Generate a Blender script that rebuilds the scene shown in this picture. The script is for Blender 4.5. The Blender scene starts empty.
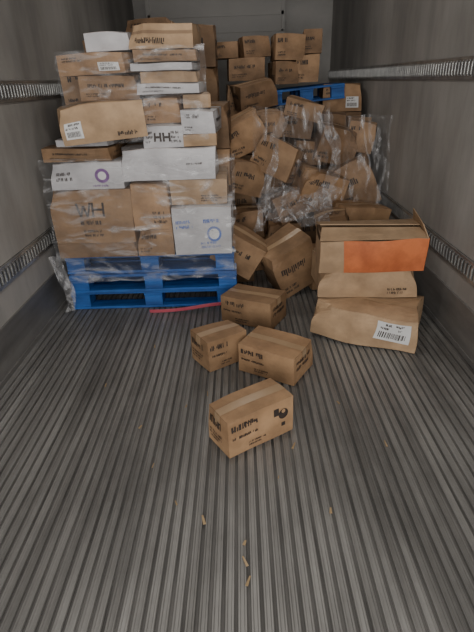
import bpy, bmesh, math, random
from mathutils import Matrix, Vector, noise
random.seed(7)
C=bpy.context.scene.collection
# ---------------------------------------------------------------- materials
def newmat(n):
    m=bpy.data.materials.new(n); m.use_nodes=True
    nt=m.node_tree; return m,nt,nt.nodes['Principled BSDF']
def N(nt,t,**k):
    n=nt.nodes.new(t)
    for a,b in k.items(): setattr(n,a,b)
    return n
def noisy(name,c1,c2,scale=(6,6,6),rough=.7,metal=0,bump=.15,detail=6,lo=.35,hi=.65,rand=0.0,bscale=None,stain=0,stscale=(2,2,2)):
    m,nt,b=newmat(name); L=nt.links.new
    tc=N(nt,'ShaderNodeTexCoord'); mp=N(nt,'ShaderNodeMapping'); mp.inputs['Scale'].default_value=scale
    L(tc.outputs['Object'],mp.inputs[0])
    no=N(nt,'ShaderNodeTexNoise'); no.inputs['Scale'].default_value=1; no.inputs['Detail'].default_value=detail
    L(mp.outputs[0],no.inputs['Vector'])
    r=N(nt,'ShaderNodeValToRGB'); r.color_ramp.elements[0].position=lo; r.color_ramp.elements[1].position=hi
    r.color_ramp.elements[0].color=(*c1,1); r.color_ramp.elements[1].color=(*c2,1)
    L(no.outputs['Fac'],r.inputs[0])
    src=r.outputs[0]
    if stain>0:
        mp3=N(nt,'ShaderNodeMapping'); mp3.inputs['Scale'].default_value=stscale; L(tc.outputs['Object'],mp3.inputs[0])
        n3=N(nt,'ShaderNodeTexNoise'); n3.inputs['Scale'].default_value=1; n3.inputs['Detail'].default_value=8; n3.inputs['Roughness'].default_value=.65
        L(mp3.outputs[0],n3.inputs['Vector'])
        m3=N(nt,'ShaderNodeMapRange'); m3.inputs['From Min'].default_value=.35; m3.inputs['From Max'].default_value=.6
        m3.inputs['To Min'].default_value=1-stain; m3.inputs['To Max'].default_value=1; L(n3.outputs['Fac'],m3.inputs['Value'])
        hs=N(nt,'ShaderNodeHueSaturation'); L(src,hs.inputs['Color']); L(m3.outputs[0],hs.inputs['Value']); src=hs.outputs[0]
    if rand>0:
        oi=N(nt,'ShaderNodeObjectInfo'); mr=N(nt,'ShaderNodeMapRange')
        mr.inputs['To Min'].default_value=1-rand; mr.inputs['To Max'].default_value=1+rand*.6
        L(oi.outputs['Random'],mr.inputs['Value'])
        h=N(nt,'ShaderNodeHueSaturation'); L(src,h.inputs['Color']); L(mr.outputs[0],h.inputs['Value'])
        src=h.outputs[0]
    L(src,b.inputs['Base Color'])
    b.inputs['Roughness'].default_value=rough; b.inputs['Metallic'].default_value=metal
    if bump:
        bn=N(nt,'ShaderNodeBump'); bn.inputs['Strength'].default_value=bump; bn.inputs['Distance'].default_value=.01
        n2=N(nt,'ShaderNodeTexNoise'); n2.inputs['Scale'].default_value=1; n2.inputs['Detail'].default_value=3
        mp2=N(nt,'ShaderNodeMapping'); mp2.inputs['Scale'].default_value=bscale or tuple(4*s for s in scale)
        L(tc.outputs['Object'],mp2.inputs[0]); L(mp2.outputs[0],n2.inputs['Vector'])
        L(n2.outputs['Fac'],bn.inputs['Height']); L(bn.outputs[0],b.inputs['Normal'])
    return m
CARD=noisy('cardboard_kraft',(.34,.20,.105),(.43,.265,.145),(5,5,9),.7,bump=.3,rand=.25,stain=.3,stscale=(7,7,7),bscale=(14,14,14))
CARD2=noisy('cardboard_light',(.44,.29,.17),(.53,.36,.22),(5,5,9),.7,bump=.3,rand=.15,stain=.25,stscale=(7,7,7),bscale=(14,14,14))
CARD3=noisy('cardboard_dark',(.23,.135,.07),(.30,.18,.10),(5,5,9),.7,bump=.3,rand=.2,stain=.35,stscale=(7,7,7),bscale=(14,14,14))
WHITE=noisy('cardboard_white',(.50,.49,.51),(.62,.61,.63),(5,5,9),.6,rand=.1,stain=.2)
TAPE=noisy('packing_tape',(.40,.265,.155),(.46,.315,.19),(9,9,9),.3,bump=.05)
INK=noisy('print_ink',(.03,.021,.018),(.05,.036,.03),(30,30,30),.7,bump=0)
BLUEINK=noisy('print_ink_blue',(.08,.14,.42),(.12,.2,.5),(30,30,30),.7,bump=0)
PURP=noisy('print_ink_purple',(.16,.07,.22),(.22,.1,.3),(30,30,30),.7,bump=0)
LABEL=noisy('paper_label',(.66,.66,.66),(.74,.74,.74),(10,10,10),.5,bump=0)
ORANGE=noisy('orange_print',(.55,.14,.045),(.66,.19,.065),(6,6,6),.6,bump=.1,stain=.25,stscale=(6,6,6))
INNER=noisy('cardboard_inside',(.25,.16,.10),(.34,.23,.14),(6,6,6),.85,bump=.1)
MATS=[CARD,CARD2,CARD3,WHITE,TAPE,INK,BLUEINK,PURP,LABEL,ORANGE,INNER]
MI={m:i for i,m in enumerate(MATS)}
BLUE=noisy('pallet_blue_paint',(.012,.08,.31),(.025,.15,.50),(3,20,20),.6,bump=.3,rand=.1,stain=.3,stscale=(5,5,5))
WALL=noisy('wall_fiberglass',(.28,.268,.255),(.47,.452,.432),(.5,1.3,1.0),.55,bump=.08,detail=10,lo=.3,hi=.7,stain=.28,stscale=(1,4,.9))
CEIL=noisy('ceiling_panel',(.35,.35,.35),(.45,.45,.45),(1,1,1),.5,bump=.05)
STEEL=noisy('galvanised_steel',(.38,.38,.38),(.56,.56,.55),(9,9,9),.35,metal=.8,bump=.05)
DSTEEL=noisy('dark_steel',(.06,.06,.06),(.10,.10,.10),(9,9,9),.5,metal=.5,bump=.05)
SCUFF=noisy('aluminium_scuff_band',(.21,.205,.20),(.35,.34,.33),(3,.8,8),.5,metal=.5,bump=.1,stain=.2,stscale=(2,3,6))
FLOORM=noisy('aluminium_floor',(.25,.242,.232),(.45,.44,.425),(16,.7,3),.48,metal=.5,bump=.12,detail=9,lo=.3,hi=.72,bscale=(60,4,10),stain=.42,stscale=(2.2,1.0,2))
GROOVE=noisy('floor_groove_dark',(.11,.105,.10),(.22,.21,.20),(20,2,3),.7,bump=.1,metal=.2)  # darker tone for the base between the floor ribs
UNIT=noisy('bulkhead_white',(.36,.345,.33),(.46,.44,.42),(1.5,1.5,1.5),.5,bump=.03)
RED=noisy('red_strap_plastic',(.42,.06,.10),(.5,.1,.13),(9,9,9),.4,bump=.05)
WOOD=noisy('wood_scrap',(.36,.25,.13),(.48,.34,.2),(9,9,9),.8,bump=.1)
def filmmat(name,lo,hi,scale,f0=.48,f1=.74):
    m,nt,b=newmat(name)
    out=nt.nodes['Material Output']
    b.inputs['Base Color'].default_value=(.72,.72,.75,1); b.inputs['Roughness'].default_value=.12
    tr=N(nt,'ShaderNodeBsdfTransparent'); mx=N(nt,'ShaderNodeMixShader')
    tc=N(nt,'ShaderNodeTexCoord'); mp=N(nt,'ShaderNodeMapping'); mp.inputs['Scale'].default_value=scale
    mp.inputs['Rotation'].default_value=(0,.5,0)
    no=N(nt,'ShaderNodeTexNoise'); no.inputs['Scale'].default_value=1; no.inputs['Detail'].default_value=7
    no.inputs['Distortion'].default_value=1.5
    mr=N(nt,'ShaderNodeMapRange'); mr.inputs['From Min'].default_value=f0; mr.inputs['From Max'].default_value=f1
    mr.inputs['To Min'].default_value=lo; mr.inputs['To Max'].default_value=hi
    L=nt.links.new
    L(tc.outputs['Object'],mp.inputs[0]); L(mp.outputs[0],no.inputs['Vector']); L(no.outputs['Fac'],mr.inputs['Value'])
    L(mr.outputs[0],mx.inputs[0]); L(tr.outputs[0],mx.inputs[1]); L(b.outputs[0],mx.inputs[2]); L(mx.outputs[0],out.inputs['Surface'])
    return m
FILM=filmmat('stretch_film',.05,.55,(3.5,8,11),.50,.74)
FILMV=filmmat('stretch_film_draped',.04,.55,(15,9,4),.51,.75)
FILMW=filmmat('stretch_film_bunched',.12,.68,(12,12,8))
# ---------------------------------------------------------------- mesh helper
def link(name,me,mats,loc=(0,0,0),rot=(0,0,0),smooth=False):
    for m in mats: me.materials.append(m)
    if smooth:
        for p in me.polygons: p.use_smooth=True
    o=bpy.data.objects.new(name,me); o.location=loc; o.rotation_euler=rot; C.objects.link(o); return o
def addbox(bm,x0,x1,y0,y1,z0,z1,mi=0):
    v=[bm.verts.new(p) for p in ((x0,y0,z0),(x1,y0,z0),(x1,y1,z0),(x0,y1,z0),(x0,y0,z1),(x1,y0,z1),(x1,y1,z1),(x0,y1,z1))]
    for f in ((3,2,1,0),(4,5,6,7),(0,1,5,4),(1,2,6,5),(2,3,7,6),(3,0,4,7)):
        fc=bm.faces.new([v[i] for i in f]); fc.material_index=mi
def finish(bm,name,mats,**k):
    me=bpy.data.meshes.new(name); bm.normal_update(); bm.to_mesh(me); bm.free()
    return link(name,me,mats,**k)
# ---------------------------------------------------------------- cardboard box builder
class Box:
    def __init__(s,w,d,h,card,bulge=.006,warp=.012,open_top=False,seed=None,crush=1,ca=(.06,.2)):
        s.w,s.d,s.h=w,d,h; s.bm=bmesh.new(); s.seed=seed if seed is not None else random.uniform(0,99)
        s.b=bulge; s.warp=warp; s.card=card
        rr=random.Random(int(s.seed*100)); s.cr=[]
        for k in range(crush):
            s.cr.append((Vector((rr.choice((-1,1))*w/2,rr.choice((-1,-1,1))*d/2,h/2)),rr.uniform(*ca)))
        n=8
        for f in 'FBLRTD':
            if f=='T' and open_top: continue
            g=[[s.bm.verts.new(s.S(f,i/n,j/n)) for i in range(n+1)] for j in range(n+1)]
            for j in range(n):
                for i in range(n):
                    q=s.bm.faces.new((g[j][i],g[j][i+1],g[j+1][i+1],g[j+1][i])); q.material_index=MI[card]
        bmesh.ops.remove_doubles(s.bm,verts=s.bm.verts,dist=.0005)
        if not open_top:
            s.quad('T',.0,.494,1,.506,INK,.0008)
            tw=.024/d
            s.quad('T',0,.5-tw,1,.5+tw,TAPE,.0016)
            e=min(.3,.06/h)
            for f in 'LR': s.quad(f,.5-.024/d,1-e,.5+.024/d,1,TAPE,.0016)
        for f in 'FBLR':
            s.quad(f,.01,.985,.99,.992,INNER,.0008)
    def S(s,f,u,v,e=0):
        w,d,h=s.w,s.d,s.h
        k=s.b*math.sin(math.pi*u)*math.sin(math.pi*v)+e
        if f=='F': p=Vector((w*(u-.5),-d/2-k,h*(v-.5)))
        elif f=='B': p=Vector((w*(.5-u),d/2+k,h*(v-.5)))
        elif f=='R': p=Vector((w/2+k,d*(u-.5),h*(v-.5)))
        elif f=='L': p=Vector((-w/2-k,d*(.5-u),h*(v-.5)))
        elif f=='T': p=Vector((w*(u-.5),d*(v-.5),h/2+k))
        else: p=Vector((w*(.5-u),d*(v-.5),-h/2-max(0,e)))
        q=noise.noise_vector(p*3.5+Vector((s.seed,s.seed*2,0)))*s.warp
        if f=='D' or p.z<-h*.49: q.z=0
        for c,a in s.cr:
            q+=-c*a*math.exp(-((p-c).length/.07)**2)
        return p+q
    def quad(s,f,u0,v0,u1,v1,mat,e=.0022,n=None):
        n1=n or max(1,int(abs(u1-u0)*8)+1); n2=n or max(1,int(abs(v1-v0)*8)+1)
        g=[[s.bm.verts.new(s.S(f,u0+(u1-u0)*i/n1,v0+(v1-v0)*j/n2,e)) for i in range(n1+1)] for j in range(n2+1)]
        for j in range(n2):
            for i in range(n1):
                q=s.bm.faces.new((g[j][i],g[j][i+1],g[j+1][i+1],g[j+1][i])); q.material_index=MI[mat]
    def dims(s,f):
        return (s.w,s.h) if f in 'FB' else ((s.d,s.h) if f in 'LR' else (s.w,s.d))
    def stroke(s,f,a,b,t,mat,e=.003):
        W,H=s.dims(f)
        A=Vector((a[0]*W,a[1]*H)); B=Vector((b[0]*W,b[1]*H)); d=(B-A).normalized(); nrm=Vector((-d.y,d.x))*t/2
        pts=[A-nrm,B-nrm,B+nrm,A+nrm]
        q=s.bm.faces.new([s.bm.verts.new(s.S(f,p.x/W,p.y/H,e)) for p in pts]); q.material_index=MI[mat]
    def letters(s,f,text,u,v,size,mat,bold=.16):
        """upright stroke capitals; size in metres"""
        W,H=s.dims(f); G={'W':[(0,1,.25,0),(.25,0,.5,.8),(.5,.8,.75,0),(.75,0,1,1)],'H':[(0,0,0,1),(.75,0,.75,1),(0,.5,.75,.5)]}
        for ch in text:
            for a,b,c,d in G[ch]:
                s.stroke(f,(u+a*size/W,v+b*size/H),(u+c*size/W,v+d*size/H),size*bold,mat)
            u+=1.15*size/W
    def print_rows(s,f,u0,v0,u1,v1,rows,mat=INK,cap=.014):
        """rows of small worn, illegible carton print"""
        W,H=s.dims(f); rh=(v1-v0)/rows
        for r in range(rows):
            vb=v1-(r+1)*rh+rh*.26; vt=v1-r*rh-rh*.12; hh=(vt-vb)*H; u=u0
            end=u0+(u1-u0)*random.uniform(.65,1)
            while u<end:
                cw=min(hh*random.uniform(.2,.4),cap)/W
                if random.random()<.12: u+=cw*1.8; continue
                a=vb+(vt-vb)*random.choice((0,0,0,.3)); b=vt-(vt-vb)*random.choice((0,0,0,.3))
                s.stroke(f,(u,a),(u+random.uniform(-.2,.2)*cw,b),cw*W*random.uniform(.55,.9),mat)
                if random.random()<.35: s.stroke(f,(u,random.choice((a,b,(a+b)/2))),(u+cw,random.choice((a,b,(a+b)/2))),cw*W*.4,mat)
                u+=cw*1.15
    def disc(s,f,u,v,r,mat,e=.003,n=18):
        W,H=s.dims(f)
        q=s.bm.faces.new([s.bm.verts.new(s.S(f,u+r*math.cos(2*math.pi*i/n)/W,v+r*math.sin(2*math.pi*i/n)/H,e)) for i in range(n)]); q.material_index=MI[mat]
    def label(s,f,u0,v0,u1,v1,bars=True):
        s.quad(f,u0,v0,u1,v1,LABEL,.0028)
        if bars:
            u=u0+(u1-u0)*.1
            while u<u0+(u1-u0)*.85:
                wdt=random.uniform(.01,.04)*(u1-u0)
                s.quad(f,u,v0+(v1-v0)*.12,u+wdt,v0+(v1-v0)*.45,INK,.0036,n=1); u+=wdt*2
            s.print_rows(f,u0+(u1-u0)*.08,v0+(v1-v0)*.52,u0+(u1-u0)*.92,v0+(v1-v0)*.95,2)
    def done(s,loc,rot=(0,0,0),name='cardboard_box'):
        return finish(s.bm,name,MATS,loc=loc,rot=tuple(math.radians(a) for a in rot))
def deco(b,style,f='F'):
    if style==0: return
    if style==1:
        b.print_rows(f,.08,.60,.55,.86,1)
        b.print_rows(f,.08,.12,.4,.34,2)
    elif style==2:
        b.print_rows(f,.15,.46,.8,.70,1); b.print_rows(f,.1,.12,.5,.30,2)
    elif style==3:
        b.label(f,.6,.15,.92,.55); b.print_rows(f,.08,.6,.4,.85,2)
    elif style==4:
        b.print_rows(f,.55,.1,.92,.4,3)
def sbox(x0,x1,y0,dep,z0,z1,card=CARD,style=0,yaw=0,tilt=0,**k):
    b=Box(x1-x0-.006,dep,z1-z0-.004,card,**k); deco(b,style)
    if style: deco(b,random.choice((0,1,2)),'R'); deco(b,random.choice((1,4)),'L')
    return b.done(((x0+x1)/2,y0+dep/2,(z0+z1)/2),(0,tilt,yaw))
def tbox(cx,cy,cz,w,d,h,rx,ry,rz,card=CARD,style=1,**k):
    k.setdefault('warp',.022); k.setdefault('crush',2)
    b=Box(w,d,h,card,**k); deco(b,style); deco(b,random.choice((1,2)),'R'); deco(b,random.choice((1,2)),'L'); deco(b,random.choice((0,4)),'T')
    return b.done((cx,cy,cz),(rx,ry,rz))
def corner(c,a,w,d,h,z=0):
    r=math.radians(a); return (c[0]+math.cos(r)*w/2-math.sin(r)*d/2,c[1]+math.sin(r)*w/2+math.cos(r)*d/2,z+h/2+.001),(0,0,a)
# ---------------------------------------------------------------- room shell
XL,XR,Y0,Y1,ZC=-1.32,1.24,-1.6,7.2,2.6
bm=bmesh.new()
addbox(bm,XL-.05,XR+.05,Y0,Y1+.1,-.08,-.014,1)
x=XL+.012; pitch=.0395
while x<XR-.03:
    t=.029
    prof=[(x,-.004),(x+.002,0),(x+.007,0),(x+.0095,-.0035),(x+.0195,-.0035),(x+.022,0),(x+t-.002,0),(x+t,-.004),(x+t-.002,-.0145),(x+.002,-.0145)]
    a=[bm.verts.new((p[0],Y0,p[1])) for p in prof]; c=[bm.verts.new((p[0],Y1,p[1])) for p in prof]
    for i in range(len(prof)):
        j=(i+1)%len(prof); bm.faces.new((a[i],a[j],c[j],c[i]))
    x+=pitch
bmesh.ops.recalc_face_normals(bm,faces=bm.faces)
finish(bm,'floor',[FLOORM,GROOVE])
def wall(name,x0,x1,y0,y1,z0,z1,mat):
    bm=bmesh.new(); addbox(bm,x0,x1,y0,y1,z0,z1); return finish(bm,name,[mat])
wall('wall_left',XL-.08,XL,Y0,Y1+.08,-.08,ZC,WALL)
wall('wall_right',XR,XR+.08,Y0,Y1+.08,-.08,ZC,WALL)
wall('wall_back',XL,XR,Y1,Y1+.08,-.02,ZC,WALL)
wall('ceiling',XL-.08,XR+.08,Y0,Y1+.08,ZC,ZC+.06,CEIL)
def trim(name,side):
    s=1 if side=='L' else -1; X=XL if side=='L' else XR
    bm=bmesh.new()
    def bx(a,b,y0,y1,z0,z1):
        p,q=X+s*a,X+s*b; addbox(bm,min(p,q),max(p,q),y0,y1,z0,z1)
    bx(0,.008,Y0,Y1,.0,.27)
    bx(0,.012,Y0,Y1,.265,.278); bx(0,.014,Y0,Y1,.0,.03)
    finish(bm,name,[SCUFF])
trim('baseboard_left','L'); trim('baseboard_right','R')
def rail(name,side,zc):
    s=1 if side=='L' else -1; X=XL if side=='L' else XR
    bm=bmesh.new()
    def bx(a,b,y0,y1,z0,z1,mi=0):
        p,q=X+s*a,X+s*b; addbox(bm,min(p,q),max(p,q),y0,y1,z0,z1,mi)
    bx(0,.004,Y0,Y1,zc-.055,zc+.055,1)
    bx(0,.014,Y0,Y1,zc+.038,zc+.055); bx(0,.014,Y0,Y1,zc-.055,zc-.038)
    y=Y0+.02
    while y<Y1-.03:
        bx(.004,.019,y,y+.02,zc-.038,zc+.038); bx(.019,.023,y+.005,y+.015,zc-.03,zc+.03)
        y+=.042
    finish(bm,name,[STEEL,DSTEEL])
rail('trim_cargo_rail','L',1.42); rail('trim_cargo_rail','R',1.457); rail('trim_cargo_rail','L',.515); rail('trim_cargo_rail','R',.47)
bm=bmesh.new()
addbox(bm,-1.12,.60,Y1-.12,Y1,1.72,2.5)
addbox(bm,-1.16,.64,Y1-.15,Y1-.0,2.5,2.56)
addbox(bm,-1.12,.60,Y1-.14,Y1-.12,2.16,2.20,0)
addbox(bm,-1.12,.60,Y1-.14,Y1-.12,1.98,2.0,0)
addbox(bm,-1.14,-1.09,Y1-.14,Y1-.12,1.72,2.5); addbox(bm,.57,.62,Y1-.14,Y1-.12,1.72,2.5)
finish(bm,'refrigeration_bulkhead',[UNIT,DSTEEL])
# ---------------------------------------------------------------- pallets
def pallet(x0,y0,z0,w=1.16,d=1.0,h=.13,rot=(0,0,0)):
    bm=bmesh.new(); t=.018
    for yy in (0,.14,.29,.43,.57,.72,.86):
        if yy+.12<=d+.01: addbox(bm,-w/2,w/2,yy-d/2,yy+.12-d/2,h-t,h)
    for xx in (-w/2,-.065,w/2-.13): addbox(bm,xx,xx+.13,-d/2,d/2-.02,h-2*t,h-t-.0005)
    for xx in (-w/2,-.065,w/2-.13):
        for yy in (-d/2,-.07,d/2-.16): addbox(bm,xx+.003,xx+.127,yy+.003,yy+.13,t,h-2*t-.0005)
    for yy in (-d/2,-.06,d/2-.15): addbox(bm,-w/2,w/2,yy,yy+.12,0,t-.0005)
    bmesh.ops.bevel(bm,geom=bm.edges[:],offset=.002,segments=1,affect='EDGES')
    return finish(bm,'blue_pallet',[BLUE],loc=(x0+w/2,y0+d/2,z0),rot=tuple(math.radians(a) for a in rot))
pallet(-1.22,3.06,0.001); pallet(-1.21,3.05,.133,rot=(0,0,.6)); pallet(-1.215,3.07,.265,rot=(0,0,-.5))
Z=.397
# ---------------------------------------------------------------- left pallet load (front row)
sbox(-1.23,-.70,3.03,.5,Z,.50,CARD3,0)
b=Box(.525,.5,.34,CARD,bulge=.008)
b.letters('F','WH',.34,.52,.085,INK,.15); b.print_rows('F',.36,.34,.64,.46,1); b.print_rows('F',.38,.12,.62,.28,2); b.print_rows('R',.2,.4,.8,.8,2)
b.done((-.965,3.27,.672))
b=Box(.235,.5,.18,CARD,bulge=.004); deco(b,1); b.done((-.575,3.28,Z+.092))
b=Box(.235,.5,.29,CARD,bulge=.004); deco(b,4); b.done((-.575,3.28,.727))
b=Box(.385,.45,.32,WHITE,bulge=.01)
b.print_rows('F',.5,.62,.9,.74,1,BLUEINK); b.disc('F',.70,.42,.05,BLUEINK); b.disc('F',.70,.42,.035,LABEL,.0036); b.print_rows('F',.45,.12,.92,.28,2,BLUEINK); b.print_rows('F',.06,.55,.38,.75,2,BLUEINK)
b.done((-.258,3.255,Z+.163))
sbox(-.45,-.09,3.06,.45,.725,.885,CARD2,4)
b=Box(.45,.42,.165,WHITE,bulge=.006)
b.disc('F',.72,.5,.045,PURP); b.disc('F',.72,.5,.026,LABEL,.0036); b.print_rows('F',.58,.05,.9,.18,1,PURP); b.print_rows('F',.08,.3,.35,.7,2,INK)
b.done((-.965,3.25,.93))
b=Box(.60,.45,.19,WHITE,bulge=.01,warp=.02); b.print_rows('F',.7,.45,.9,.55,1); b.done((-.455,3.27,.983),(0,0,1.5))
sbox(-1.22,-.78,3.05,.42,1.015,1.095,CARD,2)
sbox(-1.14,-.80,3.10,.42,1.095,1.135,WHITE,0)
b=Box(.48,.36,.20,CARD2,bulge=.006,warp=.02); b.label('F',.05,.15,.25,.6); b.print_rows('F',.65,.1,.95,.28,1); b.print_rows('R',.2,.2,.8,.7,2)
b.done((-.83,3.14,1.238),(0,-4,13))
b=Box(.255,.35,.125,WHITE,bulge=.004); b.letters('F','HH',.3,.3,.05,INK,.26); b.print_rows('F',.06,.2,.24,.8,3); b.print_rows('F',.72,.2,.95,.8,3); b.done((-.475,3.235,1.143),(0,0,4))
sbox(-.345,-.14,3.07,.4,1.08,1.15,CARD2,0)
sbox(-.345,-.13,3.08,.4,1.15,1.285,WHITE,1,yaw=-3)
sbox(-.58,-.36,3.16,.4,1.21,1.36,CARD,1)
sbox(-.355,-.19,3.16,.4,1.29,1.37,CARD2,0,yaw=6)
sbox(-.97,-.62,3.14,.4,1.35,1.485,CARD,2,yaw=7)
sbox(-.61,-.22,3.13,.4,1.375,1.435,WHITE,2,yaw=-3)
sbox(-.60,-.24,3.16,.4,1.435,1.50,CARD2,0,yaw=4)
sbox(-1.03,-.62,3.10,.4,1.49,1.605,CARD,3,yaw=-6,tilt=-1.5)
sbox(-.62,-.24,3.10,.4,1.50,1.545,WHITE,0,yaw=-2)
sbox(-.61,-.235,3.10,.4,1.545,1.61,CARD,2,yaw=2)
b=Box(.37,.38,.125,CARD2,bulge=.004); b.quad('F',.0,.62,1,.74,INNER,.002); b.print_rows('F',.1,.15,.7,.5,1); b.done((-.425,3.30,1.675),(0,1,-3))
sbox(-.9,-.63,3.14,.36,1.61,1.705,WHITE,0,yaw=8,tilt=-2)
for i,(a,c) in enumerate(((-1.21,-.82),(-.81,-.45),(-.44,-.07))):
    z=Z
    while z<1.4-.1*i:
        h=random.choice((.26,.3,.34)); sbox(a,c,3.60,.42,z,min(z+h,1.55),random.choice((CARD,CARD2,CARD3)),1); z+=h
pallet(-1.22,4.2,0.001)
for i,(a,c) in enumerate(((-1.21,-.87),(-.86,-.52),(-.51,-.17))):
    z=.135
    while z<1.72:
        h=random.choice((.24,.28,.3)); h=min(h,1.88-z); sbox(a,c,4.22+random.uniform(0,.05),.45,z,z+h,random.choice((CARD,CARD3,CARD3,CARD)),random.choice((0,1,2)),yaw=random.uniform(-2,2)); z+=h
# ---------------------------------------------------------------- rear right pile
pallet(-.1,4.96,0.001,w=1.2)
for a,c,top in ((-.12,.27,1.42),(.29,.72,1.22),(.78,1.19,1.12)):
    z=.135
    while z<top-.05:
        h=min(random.choice((.26,.3,.22)),top-z); sbox(a,c,5.0+random.uniform(0,.04),.5,z,z+h,random.choice((CARD,CARD3,CARD3)),random.choice((0,1,2))); z+=h
pallet(.27,4.92,1.225,w=.72,d=.7,rot=(0,-4,3))
sbox(.82,1.19,4.98,.4,1.13,1.37,CARD,3,yaw=-3)
sbox(.32,.55,4.98,.4,1.385,1.58,CARD3,2,yaw=6); sbox(.56,.78,5.0,.4,1.395,1.63,CARD,1,yaw=-6)
sbox(.34,.62,5.0,.4,1.585,1.80,CARD,1,yaw=3,tilt=2); sbox(.63,.80,5.02,.4,1.635,1.83,CARD3,2,yaw=-5)
sbox(-.1,.25,5.02,.4,1.425,1.62,CARD3,2,yaw=4); sbox(-.22,.02,5.05,.36,1.62,1.76,CARD3,1,yaw=-5); sbox(.03,.29,5.05,.36,1.62,1.80,CARD3,1,yaw=8,tilt=-3)
tbox(.14,4.75,1.31,.34,.26,.22,4,-10,14,CARD3,2)
# middle wrapped leaning column, nearly toppling
for k,(z0,z1,dx) in enumerate(((0.001,.28,0),(.283,.52,.01),(.523,.76,.0),(.763,.98,-.02),(.983,1.18,-.05))):
    sbox(.16+dx,.43+dx,4.25,.5,z0,z1,(CARD,CARD3,CARD,CARD3,CARD)[k],(1,2,4,1,2)[k],yaw=(2,-4,6,-7,8)[k],tilt=(0,0,2,-3,-5)[k],warp=.02)
    sbox(.44+dx,.69+dx,4.22,.5,z0,z1-.02,(CARD3,CARD,CARD3,CARD,CARD3)[k],(2,1,1,2,1)[k],yaw=(-2,3,-6,9,-8)[k],tilt=(0,0,-2,3,6)[k],warp=.02)
tbox(.54,4.15,1.21,.30,.24,.13,0,14,-16,CARD,1)
# tumbled boxes left of it
sbox(-.14,.12,4.25,.4,0.001,.30,CARD3,1); sbox(-.13,.12,4.22,.4,.303,.60,CARD,2,yaw=3); sbox(-.13,.12,4.24,.4,.603,.86,CARD3,4,yaw=-3)
tbox(.01,4.17,1.04,.34,.3,.25,8,-24,10,CARD,1)
tbox(.02,3.95,.73,.28,.24,.24,0,16,18,CARD,2)
tbox(.08,3.85,.13,.3,.26,.25,0,0,12,CARD,1); tbox(.06,3.87,.39,.27,.25,.22,0,-6,-8,CARD3,1)
tbox(.30,4.0,.86,.34,.26,.27,-12,22,-20,CARD,1)
# right-hand heap
sbox(.76,1.19,4.5,.42,0.001,.36,CARD3,1); sbox(.77,1.18,4.5,.42,.363,.70,CARD,2)
sbox(.75,.96,4.58,.3,.703,.9,CARD,1,yaw=4); sbox(.77,.98,4.6,.3,.903,1.14,CARD3,2,yaw=-4); sbox(.98,1.19,4.58,.3,.703,.93,CARD3,2,yaw=-3); sbox(.98,1.18,4.6,.3,.935,1.10,CARD,1,yaw=5)
tbox(.96,4.20,.60,.38,.28,.38,0,-22,-8,CARD,2)
tbox(.80,4.30,.92,.34,.26,.28,6,14,10,CARD3,1)
tbox(1.05,4.38,.97,.22,.22,.24,0,10,-14,CARD,1)
sbox(.78,1.18,4.12,.3,0.001,.34,CARD,1)
tbox(.64,4.0,.60,.36,.28,.32,5,16,12,CARD,1)
sbox(.48,.77,3.92,.3,0.001,.40,CARD3,1,yaw=4)
tbox(.36,3.9,.50,.28,.26,.22,-10,-18,20,CARD3,2)
sbox(.22,.50,3.78,.3,0.001,.38,CARD,1,yaw=-6)
tbox(.90,3.72,.17,.42,.3,.32,0,0,-12,CARD3,1)
tbox(.93,3.76,.43,.40,.28,.19,0,8,12,CARD,4)
tbox(.70,3.62,.42,.24,.22,.16,10,-18,-16,CARD3,1)
# foreground tilted boxes
tbox(-.01,3.32,.325,.32,.22,.26,0,28,-14,CARD,2,crush=1)
tbox(-.02,3.58,.1,.2,.18,.19,0,0,5,CARD3,0)
tbox(.33,3.30,.235,.34,.28,.36,8,-24,20,CARD,2,crush=1)
tbox(.66,3.45,.14,.34,.28,.27,0,0,10,CARD,1)
# ---------------------------------------------------------------- flat carton with shipping label
b=Box(.58,.42,.205,CARD2,bulge=.004,warp=.045,seed=3.3,crush=2)
b.label('F',.62,.18,.93,.88); b.print_rows('R',.2,.3,.7,.7,2)
l,r=corner((.41,2.57),-26,.58,.42,.205); b.done((l[0],l[1],l[2]+.012),(0,1.8,-26))
tbox(.94,3.14,.10,.44,.36,.195,0,0,2,CARD3,0)
# carton below the open one
b=Box(.60,.36,.185,CARD2,bulge=.004,warp=.025,crush=2); b.print_rows('F',.7,.1,.95,.35,2); b.done((.765,2.83,.316),(0,1,-3))
# dented carton with orange panel, flaps lifted
W,D,H=.61,.34,.20
b=Box(W,D,H,CARD2,bulge=.003,warp=.02,open_top=True,crush=0)
b.quad('F',.22,.0,1.0,1.0,ORANGE,.002); b.quad('R',0,.0,1,1.0,ORANGE,.002)
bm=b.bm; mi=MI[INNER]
def plate(p0,p1,p2,p3,th,m):
    n=(Vector(p1)-Vector(p0)).cross(Vector(p3)-Vector(p0)).normalized()*th
    a=[bm.verts.new(Vector(p)) for p in (p0,p1,p2,p3)]; c=[bm.verts.new(Vector(p)+n) for p in (p0,p1,p2,p3)]
    for f in ((a[3],a[2],a[1],a[0]),tuple(c)): bm.faces.new(f).material_index=m
    for i in range(4): bm.faces.new((a[i],a[(i+1)%4],c[(i+1)%4],c[i])).material_index=m
k=MI[CARD2]; hz=H/2; e=.012
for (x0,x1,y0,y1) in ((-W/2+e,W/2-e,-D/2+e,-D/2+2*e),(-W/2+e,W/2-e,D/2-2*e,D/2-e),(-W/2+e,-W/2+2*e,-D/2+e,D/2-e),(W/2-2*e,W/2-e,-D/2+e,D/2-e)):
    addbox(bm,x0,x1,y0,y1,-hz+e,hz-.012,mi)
plate((W/2,D/2,hz),(-W/2,D/2,hz),(-W/2+.01,-.03,hz+.05),(W/2-.01,-.02,hz+.03),.005,k)
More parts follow.
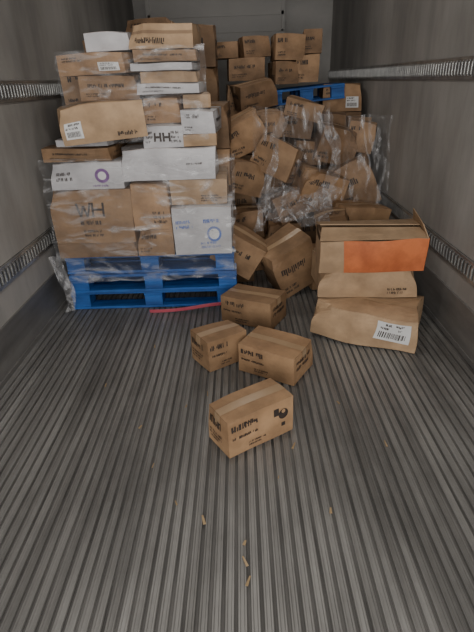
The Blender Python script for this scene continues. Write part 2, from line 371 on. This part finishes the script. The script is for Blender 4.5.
plate((-W/2,-D/2,hz),(W/2,-D/2,hz),(W/2-.02,-.035,hz+.02),(-W/2+.02,-.04,hz+.035),.005,k)
plate((W/2-.004,-D/2,hz),(W/2-.004,D/2,hz),(W/2-.02,D/2-.02,hz+.08),(W/2-.03,-D/2+.05,hz+.07),.005,k)
b.done((.765,2.79,.505),(3,-1,-4))
# ---------------------------------------------------------------- small cartons on the floor
def small(c,a,w,d,h,stamp=False):
    b=Box(w,d,h,CARD,bulge=.003,warp=.008,crush=1,ca=(.03,.09))
    b.print_rows('F',.06,.62,.5,.88,1,cap=.02); b.print_rows('F',.06,.42,.5,.54,1); b.print_rows('F',.30,.10,.62,.26,2)
    b.print_rows('L',.12,.52,.88,.85,1,cap=.02); b.print_rows('L',.12,.15,.8,.45,3)
    b.print_rows('R',.12,.4,.88,.8,2,cap=.02)
    if stamp:
        b.disc('F',.83,.62,.026,INK); b.disc('F',.83,.70,.010,CARD,.0036); b.stroke('F',(.80,.32),(.86,.32),.02,INK); b.quad('F',.68,.62,.76,.82,INK,.0026)
    l,r=corner(c,a,w,d,h); return b.done(l,r)
small((-.15,2.83),-28,.36,.24,.18)
small((-.20,2.20),34,.25,.19,.185)
small((-.04,2.22),-31,.335,.24,.165)
small((-.08,1.53),33,.335,.17,.185,True)
# ---------------------------------------------------------------- stretch film
def film(name,fn,nu,nv,amp,freq,mat,seed=0):
    bm=bmesh.new(); g=[]
    for j in range(nv+1):
        row=[]
        for i in range(nu+1):
            p=Vector(fn(i/nu,j/nv)); q=noise.noise_vector(Vector((p.x*freq[0]+seed,p.y*freq[1],p.z*freq[2])))
            r=abs(noise.noise(Vector((p.x*freq[0]*2.3,p.z*freq[2]*2+seed,p.y))))
            p=p+q*amp+Vector((0,-r*amp,0)); p.x=min(max(p.x,XL+.03),XR-.03); p.z=max(p.z,.004)
            row.append(bm.verts.new(p))
        g.append(row)
    for j in range(nv):
        for i in range(nu): bm.faces.new((g[j][i],g[j][i+1],g[j+1][i+1],g[j+1][i]))
    return finish(bm,name,[mat],smooth=True)
film('stretch_wrap',lambda u,v:(-1.24+1.19*u+.02*v,2.985-.01*math.sin(6*u),.24+.80*v),90,60,.018,(5,5,9),FILM,1)
film('stretch_wrap',lambda u,v:(-1.03+.85*u,3.03,1.12+.50*v),70,40,.016,(6,5,12),FILM,5)
film('stretch_wrap',lambda u,v:(-1.26+.08*u+.03*math.sin(5*v),2.98+.02*u,.02+.4*v),16,40,.03,(12,9,5),FILMW,9)
film('stretch_wrap',lambda u,v:(.10+.60*u,3.98-.05*math.sin(math.pi*u)-.12*(1-v),.45+.80*v),60,60,.03,(7,6,4),FILMV,13)
film('stretch_wrap',lambda u,v:(.80+.38*u,3.93-.1*(1-v),.40+.76*v),40,50,.03,(8,6,4),FILMV,21)
film('stretch_wrap',lambda u,v:(.14+.60*u,3.52+.24*v,.46+.18*v+.03*math.sin(7*u)),60,40,.08,(9,9,9),FILMW,31)
film('stretch_wrap',lambda u,v:(.08+.07*u+.22*v,3.60+.3*v,.38+.80*v),16,50,.04,(12,6,6),FILMW,41)
film('stretch_wrap',lambda u,v:(.56+.10*u+.12*math.sin(3*v),3.80,.55+.65*v),16,50,.04,(12,6,6),FILMW,61)
# ---------------------------------------------------------------- red strap and scraps
cu=bpy.data.curves.new('red_strap','CURVE'); cu.dimensions='3D'; sp=cu.splines.new('NURBS')
pts=[(-.66,2.98,.01),(-.45,2.95,.02),(-.25,2.99,.05),(-.08,3.0,.04),(.0,3.08,.07),(.10,3.12,.03)]
sp.points.add(len(pts)-1)
for q,p in zip(sp.points,pts): q.co=(*p,1)
sp.use_endpoint_u=True; cu.extrude=.010; cu.bevel_depth=.002
o=bpy.data.objects.new('red_strap',cu); cu.materials.append(RED); C.objects.link(o)
bm=bmesh.new()
spots=[(-.28,1.30),(-.17,1.22),(-.02,1.05),(-.02,1.12),(-.50,1.75),(.12,1.42),(-.55,2.5),(.45,1.9),(-.40,1.50),(-.75,2.1),(.3,1.25),(-.2,2.0),(.6,1.6),(-.01,.98),(.2,1.6),(-.3,1.9)]
for x,y in spots:
    a=random.uniform(1.1,2.0); L=random.uniform(.006,.022); w=random.uniform(.002,.006)
    d=Vector((math.cos(a),math.sin(a)))*L; n=Vector((-d.y,d.x)).normalized()*w
    lo=[bm.verts.new((x+p.x,y+p.y,.0012)) for p in (-d-n,d-n*.5,d+n*.6,-d+n)]; hi=[bm.verts.new((v.co.x,v.co.y,.004)) for v in lo]
    bm.faces.new(hi); bm.faces.new(lo[::-1])
    for k in range(4): bm.faces.new((lo[k],lo[(k+1)%4],hi[(k+1)%4],hi[k]))
finish(bm,'wood_scraps',[WOOD])
# ---------------------------------------------------------------- lights
w=bpy.data.worlds.new('world'); bpy.context.scene.world=w; w.use_nodes=True
w.node_tree.nodes['Background'].inputs[0].default_value=(.93,.94,.93,1); w.node_tree.nodes['Background'].inputs[1].default_value=.6
def area(name,loc,rot,sx,sy,power,col):
    l=bpy.data.lights.new(name,'AREA'); l.shape='RECTANGLE'; l.size=sx; l.size_y=sy; l.energy=power; l.color=col
    o=bpy.data.objects.new(name,l); o.location=loc; o.rotation_euler=rot; C.objects.link(o)
area('door_daylight',(0,-1.9,1.6),(math.radians(84),0,0),2.3,2.2,108,(1,.975,.93))
def added_lamp(y,p):  # unseen ceiling fixture and its light, added as fill
    bm=bmesh.new(); addbox(bm,-.18,.10,y-.09,y+.09,ZC-.03,ZC); finish(bm,'added_lamp_housing',[LABEL])
    area('added_fill_light',(-.04,y,ZC-.04),(0,0,0),.26,.16,p,(1,.95,.88))
added_lamp(2.0,9); added_lamp(4.6,5)
# ---------------------------------------------------------------- camera
cd=bpy.data.cameras.new('camera'); cam=bpy.data.objects.new('camera',cd); C.objects.link(cam)
cd.sensor_fit='HORIZONTAL'; cd.sensor_width=36; cd.lens=36
cam.matrix_world=Matrix.Translation((0,0,1.44))@Matrix.Rotation(math.radians(1.0),4,'Z')@Matrix.Rotation(math.radians(63.5),4,'X')@Matrix.Rotation(math.radians(-2.0),4,'Z')
bpy.context.scene.camera=cam
